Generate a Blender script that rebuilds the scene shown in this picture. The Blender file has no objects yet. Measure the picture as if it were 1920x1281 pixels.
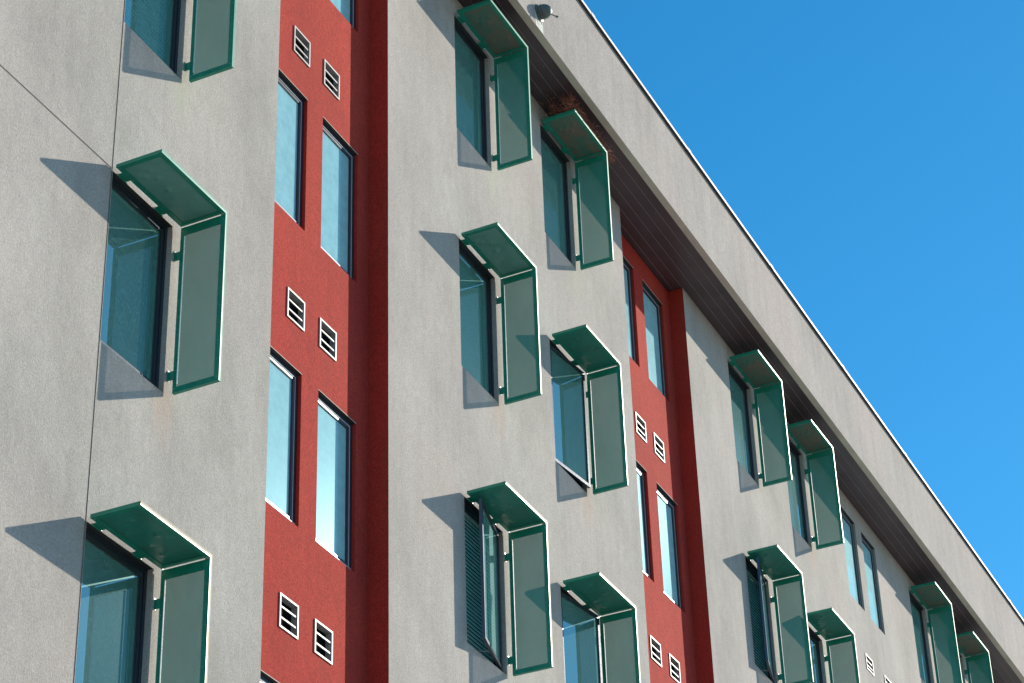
import bpy, bmesh, math, random
from mathutils import Vector, Matrix
random.seed(7)
S = bpy.context.scene
COL = S.collection

# ------------------------------------------------------------------ camera
cam = bpy.data.cameras.new('camera')
cam.sensor_width = 36.0
cam.lens = 4435.7/1920*36.0
cam.clip_start = 0.1
cam.clip_end = 3000
co = bpy.data.objects.new('camera', cam)
COL.objects.link(co)
F = Vector((0.77001064, 0.35461069, 0.53041009))
R = Vector((0.43451117, -0.90020094, -0.02895372))
U = Vector((-0.46720836, -0.25276378, 0.84724661))
m = Matrix.Identity(4)
for i in range(3):
    m[i][0] = R[i]; m[i][1] = U[i]; m[i][2] = -F[i]
m[0][3], m[1][3], m[2][3] = 0.0, -8.81, 0.0
co.matrix_world = m
S.camera = co

# ------------------------------------------------------------------ light
SUN = Vector((1.929, -1.0, 1.09)).normalized()      # direction towards the sun
elev = math.asin(SUN.z)
azim = math.atan2(SUN.x, SUN.y)
w = bpy.data.worlds.new('World'); S.world = w; w.use_nodes = True
nt = w.node_tree
bg = nt.nodes['Background']
sky = nt.nodes.new('ShaderNodeTexSky'); sky.sky_type = 'NISHITA'
sky.sun_disc = False; sky.sun_elevation = elev; sky.sun_rotation = azim
sky.altitude = 1400; sky.air_density = 1.0; sky.dust_density = 0.25; sky.ozone_density = 3.0
hs = nt.nodes.new('ShaderNodeHueSaturation'); hs.inputs['Saturation'].default_value = 1.32; hs.inputs['Hue'].default_value = 0.486
nt.links.new(sky.outputs[0], hs.inputs['Color']); nt.links.new(hs.outputs[0], bg.inputs[0])
bg.inputs[1].default_value = 0.135
sl = bpy.data.lights.new('sun', 'SUN'); sl.energy = 4.6; sl.angle = math.radians(0.5); sl.color = (1.0, 0.91, 0.79)
so = bpy.data.objects.new('sun', sl); COL.objects.link(so)
so.rotation_euler = SUN.to_track_quat('Z', 'Y').to_euler(); so.location = (40, -30, 40)
S.view_settings.view_transform = 'Standard'; S.view_settings.look = 'None'
S.view_settings.gamma = 1; S.view_settings.exposure = 0.55
S.render.resolution_x = 1024; S.render.resolution_y = 683

# ------------------------------------------------------------------ helpers
def link(o, parent=None):
    COL.objects.link(o)
    if parent is not None: o.parent = parent
    return o
def new_mat(name):
    m = bpy.data.materials.new(name); m.use_nodes = True
    return m, m.node_tree, m.node_tree.nodes, m.node_tree.links, m.node_tree.nodes['Principled BSDF']
def ramp(n, l, src, stops):
    r = n.new('ShaderNodeValToRGB'); cr = r.color_ramp
    while len(cr.elements) < len(stops): cr.elements.new(0.5)
    for e, (p, c) in zip(cr.elements, stops): e.position = p; e.color = (*c, 1)
    l.new(src, r.inputs[0]); return r.outputs[0]
PEROBJ = [False]
def noise(n, l, scale, detail=4, rough=0.55, stretch=None, dist=0.0):
    tc = n.new('ShaderNodeTexCoord'); mp = n.new('ShaderNodeMapping')
    if stretch: mp.inputs['Scale'].default_value = stretch
    l.new(tc.outputs['Object'], mp.inputs[0])
    if PEROBJ[0]:
        oi = n.new('ShaderNodeObjectInfo'); mu = n.new('ShaderNodeMath'); mu.operation = 'MULTIPLY'; mu.inputs[1].default_value = 37.0
        l.new(oi.outputs['Random'], mu.inputs[0]); l.new(mu.outputs[0], mp.inputs['Location'])
    t = n.new('ShaderNodeTexNoise'); t.inputs['Scale'].default_value = scale
    t.inputs['Detail'].default_value = detail; t.inputs['Roughness'].default_value = rough
    t.inputs['Distortion'].default_value = dist
    l.new(mp.outputs[0], t.inputs['Vector']); return t.outputs['Fac']
def mixc(n, l, kind, fac, a, b):
    x = n.new('ShaderNodeMix'); x.data_type = 'RGBA'; x.blend_type = kind
    if isinstance(fac, (int, float)): x.inputs[0].default_value = fac
    else: l.new(fac, x.inputs[0])
    for v, s in ((a, x.inputs[6]), (b, x.inputs[7])):
        if isinstance(v, tuple): s.default_value = (*v, 1)
        else: l.new(v, s)
    return x.outputs[2]
def stucco(name, dark, light, tint, grain, bump=0.5, streak=0.0, stains=()):
    m, t, n, l, p = new_mat(name)
    big = ramp(n, l, noise(n, l, 0.9, 6, 0.62, (1, 1, 0.55)), [(0.32, dark), (0.68, light)])
    tin = noise(n, l, 0.55, 3, 0.5, (1, 1, 0.8))
    tf = ramp(n, l, tin, [(0.45, (0, 0, 0)), (0.75, (1, 1, 1))])
    c = mixc(n, l, 'MIX', tf, big, tint)
    g = noise(n, l, 55, 6, 0.75)
    gr = ramp(n, l, g, [(0.32, (1-grain,)*3), (0.68, (1+0.0,)*3)])
    c = mixc(n, l, 'MULTIPLY', 1.0, c, gr)
    tr_ = ramp(n, l, noise(n, l, 8, 6, 0.65, (1, 1, 0.7), 1.8), [(0.30, (0.90,)*3), (0.70, (1.05,)*3)])
    c = mixc(n, l, 'MULTIPLY', 1.0, c, tr_)
    for (sx_, sz_, wx, wz, col_, am) in stains:
        tc = n.new('ShaderNodeTexCoord'); vm = n.new('ShaderNodeVectorMath'); vm.operation = 'SUBTRACT'; vm.inputs[1].default_value = (sx_, 0, sz_+1.6)
        v2 = n.new('ShaderNodeVectorMath'); v2.operation = 'MULTIPLY'; v2.inputs[1].default_value = (1/wx, 0, 1/wz)
        v3 = n.new('ShaderNodeVectorMath'); v3.operation = 'LENGTH'
        l.new(tc.outputs['Object'], vm.inputs[0]); l.new(vm.outputs[0], v2.inputs[0]); l.new(v2.outputs[0], v3.inputs[0])
        fm = ramp(n, l, v3.outputs['Value'], [(0.0, (am,)*3), (1.0, (0, 0, 0))])
        fn = mixc(n, l, 'MULTIPLY', 1.0, fm, ramp(n, l, noise(n, l, 14, 4, 0.6, (1, 1, 0.25)), [(0.3, (0.3,)*3), (0.7, (1, 1, 1))]))
        c = mixc(n, l, 'MIX', fn, c, col_)
    if streak:
        st = ramp(n, l, noise(n, l, 9, 5, 0.6, (1, 1, 0.05)), [(0.35, (1-streak,)*3), (0.62, (1, 1, 1))])
        c = mixc(n, l, 'MULTIPLY', 1.0, c, st)
    sp = ramp(n, l, noise(n, l, 3.2, 5, 0.7), [(0.66, (0, 0, 0)), (0.8, (1, 1, 1))])
    c = mixc(n, l, 'MIX', mixc(n, l, 'MULTIPLY', 1.0, sp, (0.22, 0.22, 0.22)), c, (light[0]*1.15, light[1]*1.15, light[2]*1.1))
    l.new(c, p.inputs['Base Color'])
    p.inputs['Roughness'].default_value = 0.92
    p.inputs['Specular IOR Level'].default_value = 0.15
    b1 = n.new('ShaderNodeBump'); b1.inputs['Strength'].default_value = bump; b1.inputs['Distance'].default_value = 0.004
    l.new(noise(n, l, 70, 5, 0.65), b1.inputs['Height'])
    b2 = n.new('ShaderNodeBump'); b2.inputs['Strength'].default_value = 0.22; b2.inputs['Distance'].default_value = 0.02
    l.new(noise(n, l, 5, 5, 0.6), b2.inputs['Height']); l.new(b1.outputs[0], b2.inputs['Normal'])
    b3 = n.new('ShaderNodeBump'); b3.inputs['Strength'].default_value = 0.5; b3.inputs['Distance'].default_value = 0.006
    l.new(noise(n, l, 17, 6, 0.7, None, 1.6), b3.inputs['Height']); l.new(b2.outputs[0], b3.inputs['Normal'])
    l.new(b3.outputs[0], p.inputs['Normal'])
    return m
def plain(name, col, rough=0.5, metal=0.0, var=0.12, scale=12, bump=0.0, spec=0.5, stretch=None):
    m, t, n, l, p = new_mat(name)
    lo = tuple(c*(1-var) for c in col); hi = tuple(min(1, c*(1+var)) for c in col)
    l.new(ramp(n, l, noise(n, l, scale, 5, 0.6, stretch), [(0.3, lo), (0.7, hi)]), p.inputs['Base Color'])
    p.inputs['Roughness'].default_value = rough; p.inputs['Metallic'].default_value = metal
    p.inputs['Specular IOR Level'].default_value = spec
    if bump:
        b = n.new('ShaderNodeBump'); b.inputs['Strength'].default_value = bump; b.inputs['Distance'].default_value = 0.01
        l.new(noise(n, l, scale, 3, 0.5, stretch), b.inputs['Height']); l.new(b.outputs[0], p.inputs['Normal'])
    return m
def dirty(name, col, dirt, amount, scale, rough=0.45, bump=0.3):
    m, t, n, l, p = new_mat(name)
    f = ramp(n, l, noise(n, l, scale, 8, 0.72, None, 0.8), [(0.62-amount*0.4, (0, 0, 0)), (0.78-amount*0.3, (1, 1, 1))])
    c = mixc(n, l, 'MIX', f, col, dirt)
    s = ramp(n, l, noise(n, l, 60, 3, 0.6), [(0.70, (0, 0, 0)), (0.76, (1, 1, 1))])
    c = mixc(n, l, 'MIX', mixc(n, l, 'MULTIPLY', 1.0, s, (0.5, 0.5, 0.5)), c, (0.35, 0.36, 0.32))
    l.new(c, p.inputs['Base Color']); p.inputs['Roughness'].default_value = rough
    b = n.new('ShaderNodeBump'); b.inputs['Strength'].default_value = bump; b.inputs['Distance'].default_value = 0.015
    l.new(noise(n, l, 7, 2, 0.4), b.inputs['Height']); l.new(b.outputs[0], p.inputs['Normal'])
    return m
M = {}
RUST = (0.43, 0.31, 0.23); GREENISH = (0.40, 0.42, 0.29)
M['grey'] = stucco('grey_stucco', (0.400, 0.368, 0.325), (0.560, 0.518, 0.460), (0.530, 0.465, 0.412), 0.38, 1.3, 0.05, [(x_+.84, z_-1.53-.12, .20, .42, c_, .8) for x_, z_, c_ in ((11.963, 10.76, RUST), (11.963, 13.76, GREENISH), (17.915, 13.76, RUST), (20.114, 16.709, GREENISH), (20.114, 13.76, RUST), (28.217, 16.709, RUST), (17.915, 16.709, GREENISH))])
M['fascia'] = stucco('fascia_stucco', (0.385, 0.35, 0.315), (0.495, 0.448, 0.402), (0.485, 0.42, 0.378), 0.34, 1.0, 0.10)
M['red'] = stucco('red_stucco', (0.46, 0.050, 0.034), (0.61, 0.070, 0.044), (0.52, 0.052, 0.038), 0.50, 1.3, 0.07, [(x_+.15, z_-.30-.05, .13, .38, (0.30, 0.045, 0.034), .55) for x_ in (14.899, 15.467) for z_ in (14.426, 11.471, 8.505)] + [(x_+.15, z_-.29-.05, .13, .38, (0.30, 0.045, 0.034), .55) for x_ in (23.045, 23.616) for z_ in (14.398, 11.443)])
M['underside'] = plain('drip_edge', (0.52, 0.46, 0.37), 0.8, 0, 0.1, 4)
M['sealant'] = plain('joint_sealant', (0.17, 0.15, 0.13), 0.8)
M['soffit'] = plain('brown_soffit', (0.082, 0.053, 0.056), 0.38, 0.0, 0.25, 1.4)
M['soffit_line'] = plain('soffit_joint', (0.26, 0.22, 0.22), 0.5)
M['cap'] = plain('metal_coping', (0.55, 0.56, 0.57), 0.55, 0.0, 0.14, 1.3, spec=0.2)
M['frame'] = plain('window_aluminium', (0.075, 0.095, 0.12), 0.30, 0.8, 0.08, 20)
M['flash'] = plain('flashing_and_shade_line', (0.035, 0.033, 0.032), 0.5, 0.0)
M['silver'] = plain('sunlit_bead_and_arm', (0.40, 0.41, 0.42), 0.5, 0.1, spec=0.1)  # stay arms, and the painted sun glint along window frames
M['blind'] = plain('blind_vinyl', (0.74, 0.76, 0.74), 0.6)
M['blind_dark'] = plain('dark_blind', (0.42, 0.62, 0.58), 0.6)
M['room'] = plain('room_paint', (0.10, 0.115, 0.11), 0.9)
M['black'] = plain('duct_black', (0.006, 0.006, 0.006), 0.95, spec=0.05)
M['white'] = plain('vent_metal', (0.33, 0.33, 0.31), 0.5, 0.15, 0.2, 30, spec=0.2)
M['green'] = plain('green_paint', (0.012, 0.235, 0.150), 0.36, 0.0, 0.15, 14)
M['mint'] = plain('pale_mint_edge', (0.12, 0.34, 0.24), 0.6, 0.0, 0.2, 9, spec=0.15)  # paler green for the outer edges and screw heads
M['cream'] = plain('sun_glare_cream_edge', (0.38, 0.34, 0.205), 0.6, 0.0, 0.2, 9, spec=0.15)  # sun glare on the green edges, put into a cream base colour
M['teal_lip'] = plain('skylit_teal_lip', (0.16, 0.42, 0.42), 0.4)  # green lip with sky light and filtered sun mixed into its colour
PEROBJ[0] = True
M['sheet'] = dirty('green_sheet', (0.026, 0.215, 0.158), (0.03, 0.17, 0.12), 0.5, 2.0, 0.28, 0.35)
M['sheet_faded'] = dirty('faded_green_sheet', (0.14, 0.33, 0.275), (0.09, 0.27, 0.21), 0.5, 2.0, 0.42, 0.35)
M['sheet_stained'] = dirty('stained_sheet', (0.035, 0.17, 0.12), (0.16, 0.135, 0.095), 0.7, 2.6, 0.6, 0.25)
PEROBJ[0] = False
M['ground'] = plain('pavement', (0.29, 0.285, 0.275), 0.9, 0, 0.15, 0.5)
M['lamp'] = plain('lamp_housing', (0.09, 0.115, 0.105), 0.5, 0.1, 0.3, 30)
M['patch'] = dirty('repair_patch', (0.42, 0.46, 0.39), (0.48, 0.47, 0.42), 0.5, 9, 0.8, 0.1)
M['twig'] = plain('twig', (0.30, 0.095, 0.055), 0.9, 0, 0.6, 30)
# perforated screen: thin metal, about a fifth open
m, t, n, l, p = new_mat('perforated_metal'); M['mesh'] = m
p.inputs['Base Color'].default_value = (0.016, 0.165, 0.118, 1); p.inputs['Roughness'].default_value = 0.42
l.new(ramp(n, l, noise(n, l, 2.5, 4, 0.6), [(0.3, (0.022, 0.25, 0.185)), (0.7, (0.036, 0.31, 0.23))]), p.inputs['Base Color'])
tr = n.new('ShaderNodeBsdfTransparent'); mx = n.new('ShaderNodeMixShader')
op = ramp(n, l, noise(n, l, 170, 2, 0.5), [(0.38, (0.08,)*3), (0.62, (0.29,)*3)])
l.new(op, mx.inputs[0]); l.new(p.outputs[0], mx.inputs[1]); l.new(tr.outputs[0], mx.inputs[2])
l.new(mx.outputs[0], n['Material Output'].inputs[0])
# tinted reflective glass
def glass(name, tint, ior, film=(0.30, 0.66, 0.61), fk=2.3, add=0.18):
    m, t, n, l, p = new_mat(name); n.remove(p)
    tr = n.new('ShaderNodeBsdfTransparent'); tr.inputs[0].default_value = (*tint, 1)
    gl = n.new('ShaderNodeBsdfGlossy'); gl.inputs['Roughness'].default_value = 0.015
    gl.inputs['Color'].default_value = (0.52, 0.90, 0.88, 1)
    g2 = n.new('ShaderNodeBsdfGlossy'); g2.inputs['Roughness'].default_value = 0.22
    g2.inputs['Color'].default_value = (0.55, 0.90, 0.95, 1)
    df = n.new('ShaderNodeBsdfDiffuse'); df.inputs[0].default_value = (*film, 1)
    fr = n.new('ShaderNodeFresnel'); fr.inputs['IOR'].default_value = ior
    ma = n.new('ShaderNodeMath'); ma.operation = 'ADD'; ma.inputs[1].default_value = add; ma.use_clamp = True
    l.new(fr.outputs[0], ma.inputs[0])
    b = n.new('ShaderNodeBump'); b.inputs['Strength'].default_value = 0.02; b.inputs['Distance'].default_value = 0.01
    l.new(noise(n, l, 3, 2, 0.4), b.inputs['Height']); l.new(b.outputs[0], gl.inputs['Normal'])
    mg = n.new('ShaderNodeMixShader'); mg.inputs[0].default_value = 0.035
    l.new(gl.outputs[0], mg.inputs[1]); l.new(g2.outputs[0], mg.inputs[2])
    mx = n.new('ShaderNodeMixShader'); l.new(ma.outputs[0], mx.inputs[0])
    l.new(tr.outputs[0], mx.inputs[1]); l.new(mg.outputs[0], mx.inputs[2])
    dust = n.new('ShaderNodeMixShader')
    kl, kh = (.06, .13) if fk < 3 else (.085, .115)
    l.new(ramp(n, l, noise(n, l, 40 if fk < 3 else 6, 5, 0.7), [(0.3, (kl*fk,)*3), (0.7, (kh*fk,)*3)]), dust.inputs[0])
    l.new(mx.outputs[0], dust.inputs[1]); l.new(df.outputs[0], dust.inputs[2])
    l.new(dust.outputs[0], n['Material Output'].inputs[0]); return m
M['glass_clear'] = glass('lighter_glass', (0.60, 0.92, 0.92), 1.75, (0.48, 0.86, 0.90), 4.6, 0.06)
M['glass'] = glass('tinted_glass', (0.30, 0.70, 0.72), 2.1)

class MB:
    """collects boxes, quads and tubes; build() links them as one mesh object"""
    def __init__(s): s.v = []; s.f = []; s.mi = []; s.mats = []
    def mat(s, m):
        if m not in s.mats: s.mats.append(m)
        return s.mats.index(m)
    def add(s, vs, fs, m):
        k = len(s.v); s.v += [tuple(v) for v in vs]; i = s.mat(m)
        for f in fs: s.f.append(tuple(q+k for q in f)); s.mi.append(i)
    def box(s, x0, x1, y0, y1, z0, z1, m):
        if x0 > x1: x0, x1 = x1, x0
        if y0 > y1: y0, y1 = y1, y0
        if z0 > z1: z0, z1 = z1, z0
        vs = [(x, y, z) for z in (z0, z1) for y in (y0, y1) for x in (x0, x1)]
        s.add(vs, [(0, 2, 3, 1), (4, 5, 7, 6), (0, 1, 5, 4), (2, 6, 7, 3), (0, 4, 6, 2), (1, 3, 7, 5)], m)
    def quad(s, a, b, c, d, m): s.add([a, b, c, d], [(0, 1, 2, 3)], m)
    def tube(s, pts, r0, r1, m, n=6):
        pts = [Vector(p) for p in pts]; rings = []
        for i, p in enumerate(pts):
            d = (pts[min(i+1, len(pts)-1)]-pts[max(i-1, 0)]).normalized()
            a = d.orthogonal().normalized(); b = d.cross(a)
            r = r0+(r1-r0)*i/(len(pts)-1)
            rings.append([p+(a*math.cos(2*math.pi*k/n)+b*math.sin(2*math.pi*k/n))*r for k in range(n)])
        vs = [v for g in rings for v in g]; fs = []
        for i in range(len(pts)-1):
            for k in range(n):
                k2 = (k+1) % n
                fs.append((i*n+k, i*n+k2, (i+1)*n+k2, (i+1)*n+k))
        fs.append(tuple(range(n))[::-1]); fs.append(tuple((len(pts)-1)*n+k for k in range(n)))
        s.add(vs, fs, m)
    def lathe(s, prof, m, n=24):          # profile (r, h) about +Z
        vs = []; fs = []
        for r, h in prof:
            for k in range(n):
                a = 2*math.pi*k/n; vs.append((r*math.cos(a), r*math.sin(a), h))
        for i in range(len(prof)-1):
            for k in range(n):
                k2 = (k+1) % n; fs.append((i*n+k, i*n+k2, (i+1)*n+k2, (i+1)*n+k))
        fs.append(tuple(range(n))[::-1]); fs.append(tuple((len(prof)-1)*n+k for k in range(n)))
        s.add(vs, fs, m)
    def mesh(s, name):
        me = bpy.data.meshes.new(name); me.from_pydata(s.v, [], s.f)
        for m in s.mats: me.materials.append(M[m])
        me.polygons.foreach_set('material_index', s.mi); me.update(); return me
    def build(s, name, parent=None, bevel=0.0, smooth=False):
        me = s.mesh(name)
        o = bpy.data.objects.new(name, me); link(o, parent)
        if bevel:
            b = o.modifiers.new('bevel', 'BEVEL'); b.width = bevel; b.segments = 2; b.limit_method = 'ANGLE'
        if smooth: me.polygons.foreach_set('use_smooth', [True]*len(me.polygons))
        return o
def tag(o, label, cat, group=None, kind=None):
    if label: o['label'] = label
    if cat: o['category'] = cat
    if group: o['group'] = group
    if kind: o['kind'] = kind
    return o

# ------------------------------------------------------------------ setting
g = MB(); g.quad((-400, -400, -1.6), (400, -400, -1.6), (400, 400, -1.6), (-400, 400, -1.6), 'ground')
tag(g.build('ground'), 'pale pavement around the foot of the building', 'ground', kind='structure')

# ------------------------------------------------------------------ building
bld = link(bpy.data.objects.new('apartment_building', None)); bld.location = (0, 0, -1.6)
tag(bld, 'grey stucco apartment building with recessed red bays and a deep overhanging roof', 'building')
class BldMB(MB):                                   # parts are modelled in world metres; the root stands on the ground
    def build(s, name, parent=None, **k):
        if parent is bld: s.v = [(x, y, z+1.6) for x, y, z in s.v]
        return MB.build(s, name, parent, **k)
XA, XB, XC, XD, XE, XF, XG = 11.963, 17.915, 20.114, 26.09, 28.217, 34.134, 36.288
ZR = {0: 7.748, 1: 10.760, 2: 13.760, 3: 16.709}
WW, WH = 0.837, 1.53
ZS = 16.99                                        # soffit level
YR = 0.205                                        # recess of the red bays
E1L, E1R, E2L, E2R = 14.316, 16.39, 22.46, 24.53
XMIN, XMAX = -4.0, 62.0
wins = []      # x0, width, zhead, height, y, reveal, kind
for c, x in dict(A=XA, B=XB, C=XC, D=XD, E=XE, F=XF, G=XG).items():
    for r in (0, 1, 2, 3):
        wins.append(dict(k=c+str(r), x=x, w=WW, z=ZR[r], h=WH, y=0.0, r=0.045))
for x0, x1 in ((14.50, 15.183), (15.473, 16.151)):
    for zt in (16.73, 13.73, 10.72, 7.72): wins.append(dict(k='red', x=x0, w=x1-x0, z=zt, h=1.492, y=YR, r=0.034))
for x0, x1 in ((22.635, 23.316), (23.611, 24.276)):
    for zt in (16.640, 13.697, 10.697): wins.append(dict(k='red', x=x0, w=x1-x0, z=zt, h=1.475, y=YR, r=0.034))
for x0, x1 in ((30.727, 31.408), (31.705, 32.378)):
    for zt in (16.665, 13.68, 10.68): wins.append(dict(k='plain', x=x0, w=x1-x0, z=zt, h=1.48, y=0.0, r=0.035))
vents = []
for x0 in (14.899, 15.467):
    for z in (14.426, 11.471, 8.505): vents.append((x0, 0.298, z, 0.302, YR))
for x0 in (23.045, 23.616):
    for z in (14.398, 11.443, 8.44): vents.append((x0, 0.310, z, 0.285, YR))
for x0 in (31.133, 32.02):
    for z in (14.395, 11.41): vents.append((x0, 0.328, z, 0.24 if z > 14 else 0.25, 0.0))

def wall(name, x0, x1, z0, z1, y, mat, grooves=()):
    """stucco wall on plane y with real openings and their reveals"""
    holes = []
    for d in wins:
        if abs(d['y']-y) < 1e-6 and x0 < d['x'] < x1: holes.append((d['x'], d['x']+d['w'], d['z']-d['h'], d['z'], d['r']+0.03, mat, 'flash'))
    for (vx, vw, vz, vh, vy) in vents:
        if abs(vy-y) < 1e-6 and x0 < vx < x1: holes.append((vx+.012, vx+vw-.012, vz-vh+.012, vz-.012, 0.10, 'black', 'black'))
    for gx in grooves: holes.append((*gx, 0.004, 'sealant', 'sealant'))
    xs = sorted({x0, x1, *[h[0] for h in holes], *[h[1] for h in holes]})
    zs = sorted({z0, z1, *[h[2] for h in holes], *[h[3] for h in holes]})
    b = BldMB(); idx = {}
    vs = []; fs = []
    def V(i, k):
        if (i, k) not in idx: idx[(i, k)] = len(vs); vs.append((xs[i], y, zs[k]))
        return idx[(i, k)]
    for i in range(len(xs)-1):
        for k in range(len(zs)-1):
            cx = (xs[i]+xs[i+1])/2; cz = (zs[k]+zs[k+1])/2
            if any(h[0] < cx < h[1] and h[2] < cz < h[3] for h in holes): continue
            fs.append((V(i, k), V(i+1, k), V(i+1, k+1), V(i, k+1)))
    b.add(vs, fs, mat)
    for a0, a1, c0, c1, d, sm, hm in holes:
        Y = y+d
        b.quad((a0, y, c0), (a0, Y, c0), (a0, Y, c1), (a0, y, c1), sm)
        b.quad((a1, y, c1), (a1, Y, c1), (a1, Y, c0), (a1, y, c0), sm)
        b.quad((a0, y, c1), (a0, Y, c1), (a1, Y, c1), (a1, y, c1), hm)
        b.quad((a0, y, c0), (a1, y, c0), (a1, Y, c0), (a0, Y, c0), sm)
        if sm in ('sealant', 'black'): b.quad((a0, Y, c0), (a1, Y, c0), (a1, Y, c1), (a0, Y, c1), sm)
    return b
GV = (11.939, 11.958)
b = wall('w', XMIN, E1L, -1.6, ZS, 0.0, 'grey', grooves=[(GV[0], GV[1], 3.0, 16.5), (XMIN+.5, GV[0], 10.761, 10.780)])
b.quad((E1L, 0, -1.6), (E1L, YR, -1.6), (E1L, YR, ZS), (E1L, 0, ZS), 'red')
b.build('grey_wall', bld)
b = wall('w', E1R, E2L, -1.6, ZS, 0.0, 'grey')
b.build('grey_wall', bld)
b = wall('w', E2R, XMAX, -1.6, ZS, 0.0, 'grey')
b.build('grey_wall', bld)
for (l_, r_) in ((E1L, E1R), (E2L, E2R)):
    b = wall('w', l_, r_, -1.6, ZS, YR, 'red')
    b.quad((r_, 0.0015, -1.6), (r_, YR, -1.6), (r_, YR, ZS), (r_, 0.0015, ZS), 'red')
    if l_ > 20: b.quad((l_, 0.0015, -1.6), (l_, YR, -1.6), (l_, YR, ZS), (l_, 0.0015, ZS), 'red')
    # pale corner bead where the red return meets the soffit
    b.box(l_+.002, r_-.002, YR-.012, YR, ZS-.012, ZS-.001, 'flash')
    b.build('red_wall', bld)
# body behind the facade, roof deck
b = BldMB()
b.box(XMIN, XMAX, 1.6, 15, -1.6, 17.4, 'grey')
b.box(XMIN, XMIN+.2, .002, 1.6, -1.6, ZS-.01, 'grey'); b.box(XMAX-.2, XMAX, .002, 1.6, -1.6, ZS-.01, 'grey')
b.build('rear_block', bld)
b = BldMB(); b.box(XMIN, XMAX, -.50, 15, 17.42, 17.8, 'cap'); b.build('roof', bld)
# soffit planks
b = BldMB(); n_pl = 6; y0 = -.503; wd = .128
for i in range(n_pl):
    ya = y0+i*wd; x = XMIN+.3*i
    while x < XMAX:
        L = 7.3; b.box(x+.002, min(x+L, XMAX)-.002, ya+.003, ya+wd-.003, ZS+.006, ZS+.03, 'soffit'); x += L
    b.box(XMIN, XMAX, ya-.0022, ya+.0022, ZS+.003, ZS+.03, 'soffit_line' if i else 'soffit')
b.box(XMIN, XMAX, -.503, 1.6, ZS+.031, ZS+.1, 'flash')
for i in range(60):
    x = XMIN+1.1*i+.4; b.box(x, x+.012, -.35, -.338, ZS+.002, ZS+.008, 'soffit_line')
b.build('soffit', bld)
# fascia
ZF, YF, YF2, ZT = 16.961, -.594, -.505, 18.27
b = BldMB()
b.quad((XMIN, YF, ZF), (XMAX, YF, ZF), (XMAX, YF, ZT), (XMIN, YF, ZT), 'fascia')
b.quad((XMIN, YF, ZF), (XMIN, YF2, ZF), (XMAX, YF2, ZF), (XMAX, YF, ZF), 'underside')
b.quad((XMIN, YF2, ZF), (XMIN, YF2, ZS+.04), (XMAX, YF2, ZS+.04), (XMAX, YF2, ZF), 'flash')
b.quad((XMIN, YF, ZF), (XMIN, YF, ZT), (XMIN, -.3, ZT), (XMIN, -.3, ZF), 'fascia')
b.quad((XMIN, -.3, 17.5), (XMIN, -.3, ZT), (XMAX, -.3, ZT), (XMAX, -.3, 17.5), 'fascia')
b.build('fascia', bld)
b = BldMB(); x = XMIN
b.box(XMIN, XMAX, YF-.036, -.27, ZT-.001, ZT+.004, 'flash')  # dark strip paints the shadow line on the coping's underside
while x < XMAX:
    b.box(x+.001, x+3.047, YF-.040, YF-.037, ZT-.006, ZT+.034, 'cap')
    b.box(x+.001, x+3.047, YF-.037, -.26, ZT+.031, ZT+.034, 'cap')
    b.box(x+3.00, x+3.10, YF-.044, -.262, ZT+.0345, ZT+.039, 'cap')
    b.box(x+3.00, x+3.10, YF-.044, YF-.0405, ZT-.008, ZT+.0344, 'cap')
    x += 3.05
b.build('coping', bld)

# windows ---------------------------------------------------------------
cache = {}
BLINDS = {'A2': 'open', 'B1': 'open', 'D2': 'open', 'B2': 'shut'}
OPEN = {'B1': ('R', 14), 'D2': ('R', 14), 'C2': ('L', 6.5), 'C1': ('L', 8)}
def frame_mesh(w, h, r=0, lit=False):
    k = ('f', round(w, 3), round(h, 3), r, lit)
    if k not in cache:
        b = MB(); t = .034; D = .05; e = .0015
        b.box(e, t, 0, D, -h+e, -e, 'frame'); b.box(w-t, w-e, 0, D, -h+e, -e, 'frame')
        b.box(t, w-t, .001, D, -t, -e, 'frame'); b.box(t, w-t, .001, D, -h+e, -h+t, 'frame')
        # inner stop bead
        b.box(t, t+.012, .012, D, -h+t, -t, 'frame'); b.box(w-t-.012, w-t, .012, D, -h+t, -t, 'frame')
        b.box(t+.012, w-t-.012, .013, D, -t-.012, -t, 'frame'); b.box(t+.012, w-t-.012, .013, D, -h+t, -h+t+.012, 'frame')
        if lit: b.box(-.003, w+.003, -r-.003, -r-.0005, .0005, .006, 'underside')
        cache[k] = b.mesh('window')
    return cache[k]
def sash_mesh(w, h, lit=False):
    mat = 'frame'
    k = ('s', round(w, 3), round(h, 3), lit)
    if k not in cache:
        b = MB(); t = .036
        W = w-.07; H = h-.07
        for (a0, a1, c0, c1) in ((0, t, -H, 0), (W-t, W, -H, 0), (t, W-t, -t, 0), (t, W-t, -H, -H+t)):
            b.box(a0, a1, (0 if a1-a0 < .05 else .001), .032, c0, c1, mat)
        for (a0, a1, c0, c1) in ((t, t+.006, -H+t, -t), (W-t-.006, W-t, -H+t, -t), (t+.006, W-t-.006, -t-.006, -t), (t+.006, W-t-.006, -H+t, -H+t+.006)):
            b.box(a0, a1, .004, .014, c0, c1, 'flash')
        if lit:
            b.box(-.03, W+.03, -.012, -.001, -H-.024, -H+.004, 'silver'); b.box(.004, W-.004, -.005, -.0005, -.012, -.002, 'silver'); b.box(W-.012, W-.004, -.005, -.0005, -H+.01, -.012, 'silver')  # pale beads paint the sunlit glint of the dark aluminium frame
        cache[k] = b.mesh('sash')
    return cache[k]
def pane_mesh(w, h, gm='glass'):
    k = ('p', round(w, 3), round(h, 3), gm)
    if k not in cache:
        b = MB(); W = w-.07; H = h-.07; t = .03
        b.quad((t, .015, -H+t), (W-t, .015, -H+t), (W-t, .015, -t), (t, .015, -t), gm); cache[k] = b.mesh('pane')
    return cache[k]
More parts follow.
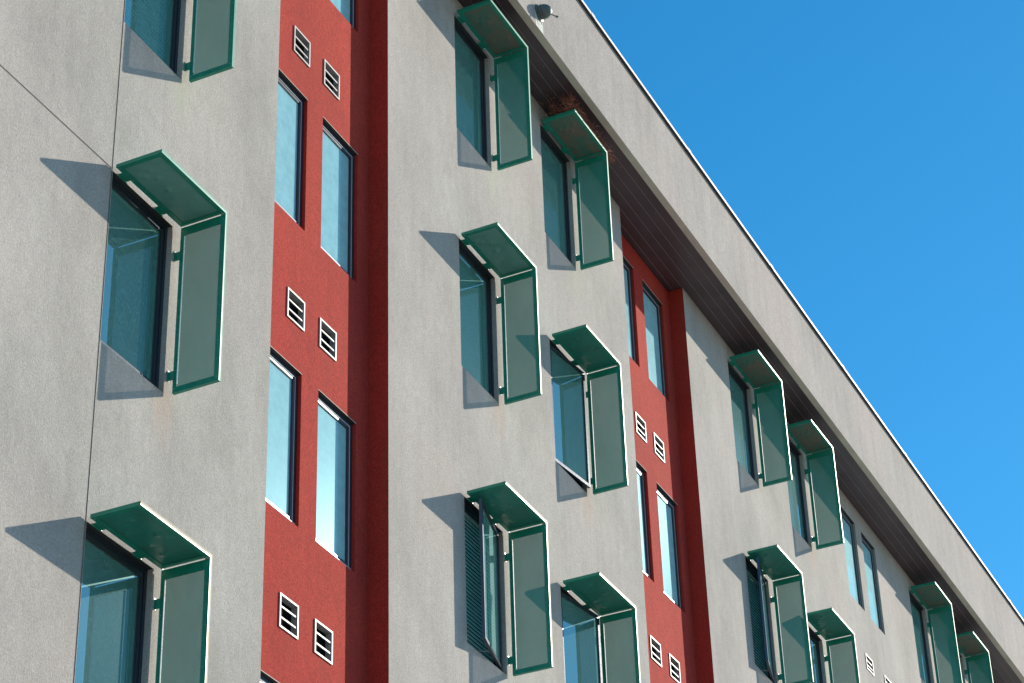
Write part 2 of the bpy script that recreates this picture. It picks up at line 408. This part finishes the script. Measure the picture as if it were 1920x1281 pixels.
def blind_mesh(w, h, kind):
    k = ('b', round(w, 3), round(h, 3), kind)
    if k not in cache:
        b = MB(); z = -.07; bm_ = 'blind_dark' if kind == 'open' else 'blind'
        if kind != 'bare': b.box(.05, w-.05, -.006, .03, -.07, -.035, 'blind')
        pitch = .042; a = math.radians({'open': 73, 'shut': 80, 'part': 60, 'bare': 0}[kind]); hw = .024 if kind != 'shut' else .0265
        end = -h+.06 if kind != 'part' else -h*.62
        while z > end:
            dy, dz = hw*math.cos(a), hw*math.sin(a)
            b.add([(.05, -dy, z-dz), (w-.05, -dy, z-dz), (w-.05, -dy*.1, z+.004), (.05, -dy*.1, z+.004), (w-.05, dy, z+dz), (.05, dy, z+dz)], [(0, 1, 2, 3), (3, 2, 4, 5)], bm_)
            z -= pitch
        b.box(.05, w-.05, -.008, .008, z-.01, z+.012, 'blind')
        b.box(.12, .123, -.03, -.028, z, -.07, 'blind'); b.box(w-.13, w-.127, -.03, -.028, z, -.07, 'blind')
        cache[k] = b.mesh('blind')
    return cache[k]
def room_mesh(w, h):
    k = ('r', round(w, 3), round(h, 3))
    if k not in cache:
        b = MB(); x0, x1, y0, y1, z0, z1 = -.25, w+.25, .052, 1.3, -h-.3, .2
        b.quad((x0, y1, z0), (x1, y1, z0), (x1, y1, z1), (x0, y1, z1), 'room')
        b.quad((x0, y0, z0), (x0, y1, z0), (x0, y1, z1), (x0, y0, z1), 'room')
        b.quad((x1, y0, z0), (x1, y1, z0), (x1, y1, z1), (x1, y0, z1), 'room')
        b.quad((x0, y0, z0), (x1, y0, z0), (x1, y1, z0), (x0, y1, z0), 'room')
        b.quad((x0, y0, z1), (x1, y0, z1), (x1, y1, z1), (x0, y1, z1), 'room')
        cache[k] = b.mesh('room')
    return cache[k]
def arm(parent, p, q):
    b = MB(); b.tube([p, q], .006, .006, 'silver'); b.build('stay_arm', parent)
for d in wins:
    w_, h_ = d['w'], d['h']; k = d['k']
    f = link(bpy.data.objects.new('window', frame_mesh(w_, h_, d['r'], k in ('red', 'plain'))), bld)
    f.location = (d['x'], d['y']+d['r'], d['z']+1.6)
    s = link(bpy.data.objects.new('sash', sash_mesh(w_, h_, k in ('red', 'plain'))), f)
    p = link(bpy.data.objects.new('pane', pane_mesh(w_, h_, 'glass_clear' if k in ('red', 'plain') else 'glass')), f)
    W = w_-.07
    if k in OPEN:
        side, deg = OPEN[k]; a = math.radians(deg)
        if side == 'R':
            mt = Matrix.Translation((.035+W, -.02, -.035)) @ Matrix.Rotation(a, 4, 'Z') @ Matrix.Translation((-W, 0, 0))
            f['label'] = 'window with its casement swung open on the right hinge'
        else:
            mt = Matrix.Translation((.035, -.02, -.035)) @ Matrix.Rotation(-a, 4, 'Z')
            f['label'] = 'window with its casement ajar on the left hinge'
        s.matrix_local = mt; p.matrix_local = mt
        if side == 'L': arm(f, (.30, .02, -.05), tuple(mt @ Vector((W-.12, .01, -.02))))
        arm(f, (.30, .02, -h_+.05), tuple(mt @ Vector((.35, .01, -(h_-.07)+.02))))
    else:
        s.location = (.035, .008, -.035); p.location = (.035, .008, -.035)
    kind = 'shut' if k in ('red', 'plain') else BLINDS.get(k)
    if kind:
        q = link(bpy.data.objects.new('blind', blind_mesh(w_, h_, kind)), f); q.location = (0, .062 if k in ('red', 'plain', 'B1', 'D2') else .105, 0)
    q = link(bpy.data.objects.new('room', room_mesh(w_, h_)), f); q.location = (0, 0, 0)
# vents
def vent_meshes(w, h):
    k = ('v', round(w, 3), round(h, 3))
    if k not in cache:
        b = MB(); t = .017
        b.box(0, t, -.012, .05, -h, 0, 'white'); b.box(w-t, w, -.012, .05, -h, 0, 'white')
        b.box(t, w-t, -.0115, .05, -t, 0, 'white'); b.box(t, w-t, -.0115, .05, -h, -h+t, 'white')
        c = MB()
        for q in (.36, .68):
            z = -h*q; c.box(t, w-t, -.004, .006, z-.0075, z+.0075, 'white')
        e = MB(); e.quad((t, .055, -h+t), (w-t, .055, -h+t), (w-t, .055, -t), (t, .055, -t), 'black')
        cache[k] = (b.mesh('vent'), c.mesh('louvre'), e.mesh('duct'))
    return cache[k]
for (vx, vw, vz, vh, vy) in vents:
    a, c, e = vent_meshes(vw, vh)
    f = link(bpy.data.objects.new('vent', a), bld); f.location = (vx, vy, vz+1.6)
    link(bpy.data.objects.new('louvre', c), f); link(bpy.data.objects.new('duct', e), f)

# ------------------------------------------------------------------ sunshades
GA, DD, AA, BB, TT, SS = .036, .415, -.012, .893, .042, -1.514
def shade_meshes(sheet, edge):
    k = ('shade', sheet, edge)
    if k in cache: return cache[k]
    yw, yo = -GA, -(GA+DD); fl = .030; r = .044; th = .004
    P = {}
    # hood: rails, flanges
    b = MB(); z = TT-fl
    b.box(AA+.001, BB-.001, yo+.002, yo+r, z, z+th, 'green'); b.box(AA+.001, BB-.001, yw-r, yw-.001, z, z+th, 'green')
    b.box(AA+.001, AA+r, yo+r, yw-r, z, z+th, 'green'); b.box(BB-r, BB-.001, yo+r, yw-r, z, z+th, 'green')
    b.box(AA, AA+.004, yo+.004, yw, z-.001, TT, 'green')                      # left end flange
    b.box(AA+.004, BB+.02, yw-.004, yw, z+.0045, TT, 'green')
    for i in range(6): 
        x = AA+.022+i*(BB-AA-.044)/5
        for yy in (yo+.022, yw-.022): b.lathe_at = None; b.box(x-.005, x+.005, yy-.005, yy+.005, z-.004, z, 'mint')
    for i in (1, 2): b.box(AA+.017, AA+.027, yo+.022+i*.13-.005, yo+.022+i*.13+.005, z-.004, z, 'green')
    P['hood_frame'] = b.mesh('hood_frame')
    b = MB(); nx, ny = 36, 16; rnd = random.Random(hash(sheet) % 97 if False else len(sheet)); vs = []; fs = []
    dents = [(rnd.uniform(.15, .85), rnd.uniform(.15, .85), rnd.uniform(.010, .020)) for _ in range(8)]
    for j in range(ny*2+1):
        for i in range(nx*2+1):
            u, v = i/(nx*2), j/(ny*2)
            dz = sum(-a*math.exp(-(((u-p)*.9)**2+((v-q)*.42)**2)/.0009) for p, q, a in dents)*.6
            dz += -.004*math.sin(math.pi*u)*math.sin(math.pi*v)
            if i in (0, nx*2) or j in (0, ny*2): dz = 0
            vs.append((AA+.02+u*(BB-AA-.04), yo+.02+v*(DD-.04), z+.0065+dz))
    for j in range(ny*2):
        for i in range(nx*2):
            q = j*(nx*2+1)+i; fs.append((q, q+1, q+nx*2+2, q+nx*2+1))
    b.add(vs, fs, sheet); me = b.mesh('hood_sheet'); me.polygons.foreach_set('use_smooth', [True]*len(me.polygons))
    P['hood_sheet'] = me
    # side screen
    b = MB(); x = BB; zt = TT-fl-.011
    b.box(x, x+th, yo+.002, yw-.001, zt-.080, zt, 'green'); b.box(x, x+th, yo+.002, yw-.001, SS+.001, SS+r, 'green')
    b.box(x, x+th, yo+.002, yo+r, SS+r, zt-.080, 'green'); b.box(x, x+th, yw-r+.006, yw-.001, SS+r, zt-.080, 'green')
    b.box(x-.001, x+fl, yo+.004, yw, SS-.004, SS, 'green')                     # bottom flange
    b.box(x+.0045, x+fl, yw-.004, yw, SS+.001, zt, 'green')
    for i in range(10):
        zz = SS+.03+i*(zt-SS-.07)/9
        for yy in (yo+.022, yw-.020): b.box(x-.004, x, yy-.005, yy+.005, zz-.005, zz+.005, 'mint')
    b.box(x-.004, x, yo+.2, yo+.21, SS+.018, SS+.028, 'green')
    P['side_frame'] = b.mesh('side_frame')
    b = MB(); x2 = BB+.0065
    b.quad((x2, yo+.01, SS+.01), (x2, yw-.01, SS+.01), (x2, yw-.01, zt-.01), (x2, yo+.01, zt-.01), 'mesh')
    P['side_screen'] = b.mesh('side_screen')
    b = MB(); b.box(BB-.016, BB-.001, yw-r-.004, yw-r+.002, SS+r+.012, zt-.10, 'teal_lip'); P['screen_lip'] = b.mesh('screen_lip')
    b = MB()
    et = .012 if edge == 'mint' else .019
    b.box(AA, BB+fl, yo, yo+.0038, TT+.001-et, TT+.001, edge); b.box(BB+fl-et, BB+fl, yo, yo+.0038, SS-.004, TT+.0005-et, edge)
    b.box(AA, BB+fl-et, yo+.0005, yo+.0038, TT-fl-.001, TT+.0005-et, 'green'); b.box(BB+.001, BB+fl-et-.0005, yo+.0005, yo+.0038, SS-.004, TT-fl-.0015, 'green'); b.box(BB, BB+.004, yo+.004, yo+.045, TT-fl-.011, TT-fl, edge)
    P['edge_trim'] = b.mesh('edge_trim')
    b = MB(); b.box(-.004, .006, -.012, GA+.012, -.038, .038, 'green'); b.box(-.02, .006, GA-.003, GA-.0005, -.045, .045, 'green')
    P['bracket_side'] = b.mesh('bracket')
    b = MB(); b.box(-.055, .055, -.012, GA-.0005, -.003, .003, 'green'); b.box(-.055, .055, GA-.004, GA-.0005, -.022, .006, 'green')
    P['bracket_top'] = b.mesh('bracket')
    cache[k] = P
    return P
def sunshade(key, col_x, row, sheet, edge, label):
    root = link(bpy.data.objects.new('window_sunshade', None)); root.location = (col_x, 0, ZR[row])
    tag(root, label, 'sunshade', 'green metal sunshades over the windows')
    P = shade_meshes(sheet, edge)
    root.rotation_euler.z = math.radians(random.uniform(-.5, .5))
    for nm in ('hood_frame', 'hood_sheet', 'side_frame', 'side_screen', 'screen_lip', 'edge_trim'):
        link(bpy.data.objects.new(nm, P[nm]), root)
    for zz in (-.26, -1.36):
        o = link(bpy.data.objects.new('bracket', P['bracket_side']), root); o.location = (BB, -GA, zz)
    for xx in (.13, .63):
        o = link(bpy.data.objects.new('bracket', P['bracket_top']), root); o.location = (xx, -GA, TT-.024)
    return root
SH = [
 ('A', XA, 2, 'sheet', 'mint', 'green sunshade at the top left, only its lower side screen showing, beside the slatted blind'),
 ('A', XA, 1, 'sheet_faded', 'mint', 'large green sunshade with faded grey-green hood, where the two wall joints meet'),
 ('A', XA, 0, 'sheet', 'cream', 'large green sunshade at the bottom left corner, its hood deep green and dented'),
 ('B', XB, 3, 'sheet_stained', 'mint', 'topmost green sunshade of the middle wall, brown stained hood touching the upper picture edge'),
 ('C', XC, 3, 'sheet_stained', 'mint', 'green sunshade under the eave with twigs of a nest piled on its hood'),
 ('B', XB, 2, 'sheet_faded', 'mint', 'green sunshade just right of the first red bay, middle one of its column of three'),
 ('C', XC, 2, 'sheet', 'cream', 'green sunshade of the middle wall directly under the one carrying the nest'),
 ('B', XB, 1, 'sheet', 'cream', 'lowest green sunshade next to the first red bay, a casement swung open beneath it'),
 ('C', XC, 1, 'sheet', 'cream', 'bottom green sunshade left of the second red bay, cut off by the lower picture edge'),
 ('D', XD, 3, 'sheet_stained', 'mint', 'green sunshade under the eave, first to the right of the second red bay'),
 ('E', XE, 3, 'sheet_stained', 'mint', 'green sunshade under the eave immediately left of the two bare windows'),
 ('D', XD, 2, 'sheet', 'cream', 'lower green sunshade right of the second red bay, over a wide open casement'),
 ('E', XE, 2, 'sheet', 'cream', 'green sunshade at the lower edge, left of the small wall vents in the grey wall'),
 ('F', XF, 3, 'sheet_stained', 'mint', 'green sunshade under the eave, first one right of the two bare windows'),
 ('G', XG, 3, 'sheet_stained', 'mint', 'farthest green sunshade, at the lower right corner under the eave'),
]
for a in SH: sunshade(*a)

# ------------------------------------------------------------------ wall lamp on the fascia
lx, lz = 18.86, 17.20
root = link(bpy.data.objects.new('wall_lamp', None)); root.location = (lx, YF, lz); root.scale = (.8, .8, .8)
tag(root, 'dark domed lamp fixed to the grey roof fascia above the sunshades', 'lamp')
def turn(o): o.rotation_euler = (math.radians(90), 0, 0)
b = MB(); b.lathe([(.125, .001), (.13, .006), (.13, .02), (.105, .028), (.102, .05)], 'lamp'); o = b.build('back_plate', root, smooth=False); turn(o)
b = MB(); b.lathe([(.085, .05), (.112, .052), (.114, .065), (.10, .072), (.10, .085), (.108, .088), (.106, .10), (.085, .15), (.05, .185), (.01, .195)], 'lamp'); o = b.build('dome', root, smooth=True); turn(o)
b = MB(); b.tube([(.05, -.15, -.03), (.08, -.20, -.06), (.10, -.225, -.07)], .008, .008, 'lamp'); b.tube([(.095, -.215, -.068), (.115, -.245, -.078)], .018, .014, 'lamp', 10); b.build('sensor_arm', root)
b = MB(); b.tube([(-.06, -.02, -.10), (-.02, -.03, -.16), (.03, -.03, -.19)], .010, .006, 'lamp'); b.build('cable', root)
b = BldMB(); px, pz = lx, lz
pts = [(px-.12, pz-.02), (px-.10, ZF+.002), (px+.10, ZF+.002), (px+.095, pz-.08), (px+.06, pz-.05)]
b.add([(x, YF-.002, z) for x, z in pts], [tuple(range(5))], 'patch'); b.build('repair_patch', bld)

# ------------------------------------------------------------------ nest
b = MB(); rnd = random.Random(3)
for i in range(900):
    u = rnd.random(); cx = 20.02+1.25*u**1.15; yy = -.10-.36*rnd.random()
    hgt = .20*max(.25, 1-abs(u-.18)*1.0)
    if rnd.random() < .5: yy = -.34-.10*rnd.random()
    z0 = ZR[3]+TT+.004+hgt*rnd.random()**1.2
    a = rnd.uniform(0, 6.28); L = rnd.uniform(.05, .16); el = rnd.uniform(-.5, .5)
    d = Vector((math.cos(a)*math.cos(el), math.sin(a)*math.cos(el)*.7, math.sin(el)))*L
    p0 = Vector((cx, yy, z0)); p1 = p0+d*.5+Vector((rnd.uniform(-.01, .01), rnd.uniform(-.01, .01), rnd.uniform(-.01, .015))); p2 = p0+d
    for q in (p0, p1, p2): q.z = min(max(q.z, ZR[3]+TT+.003), ZS-.004); q.y = min(max(q.y, -.49), -.03)
    b.tube([p0, p1, p2], .0035, .0015, 'twig', 4)
tag(b.build('bird_nest'), 'untidy reddish brown twig nest wedged between a sunshade hood and the soffit', 'nest')
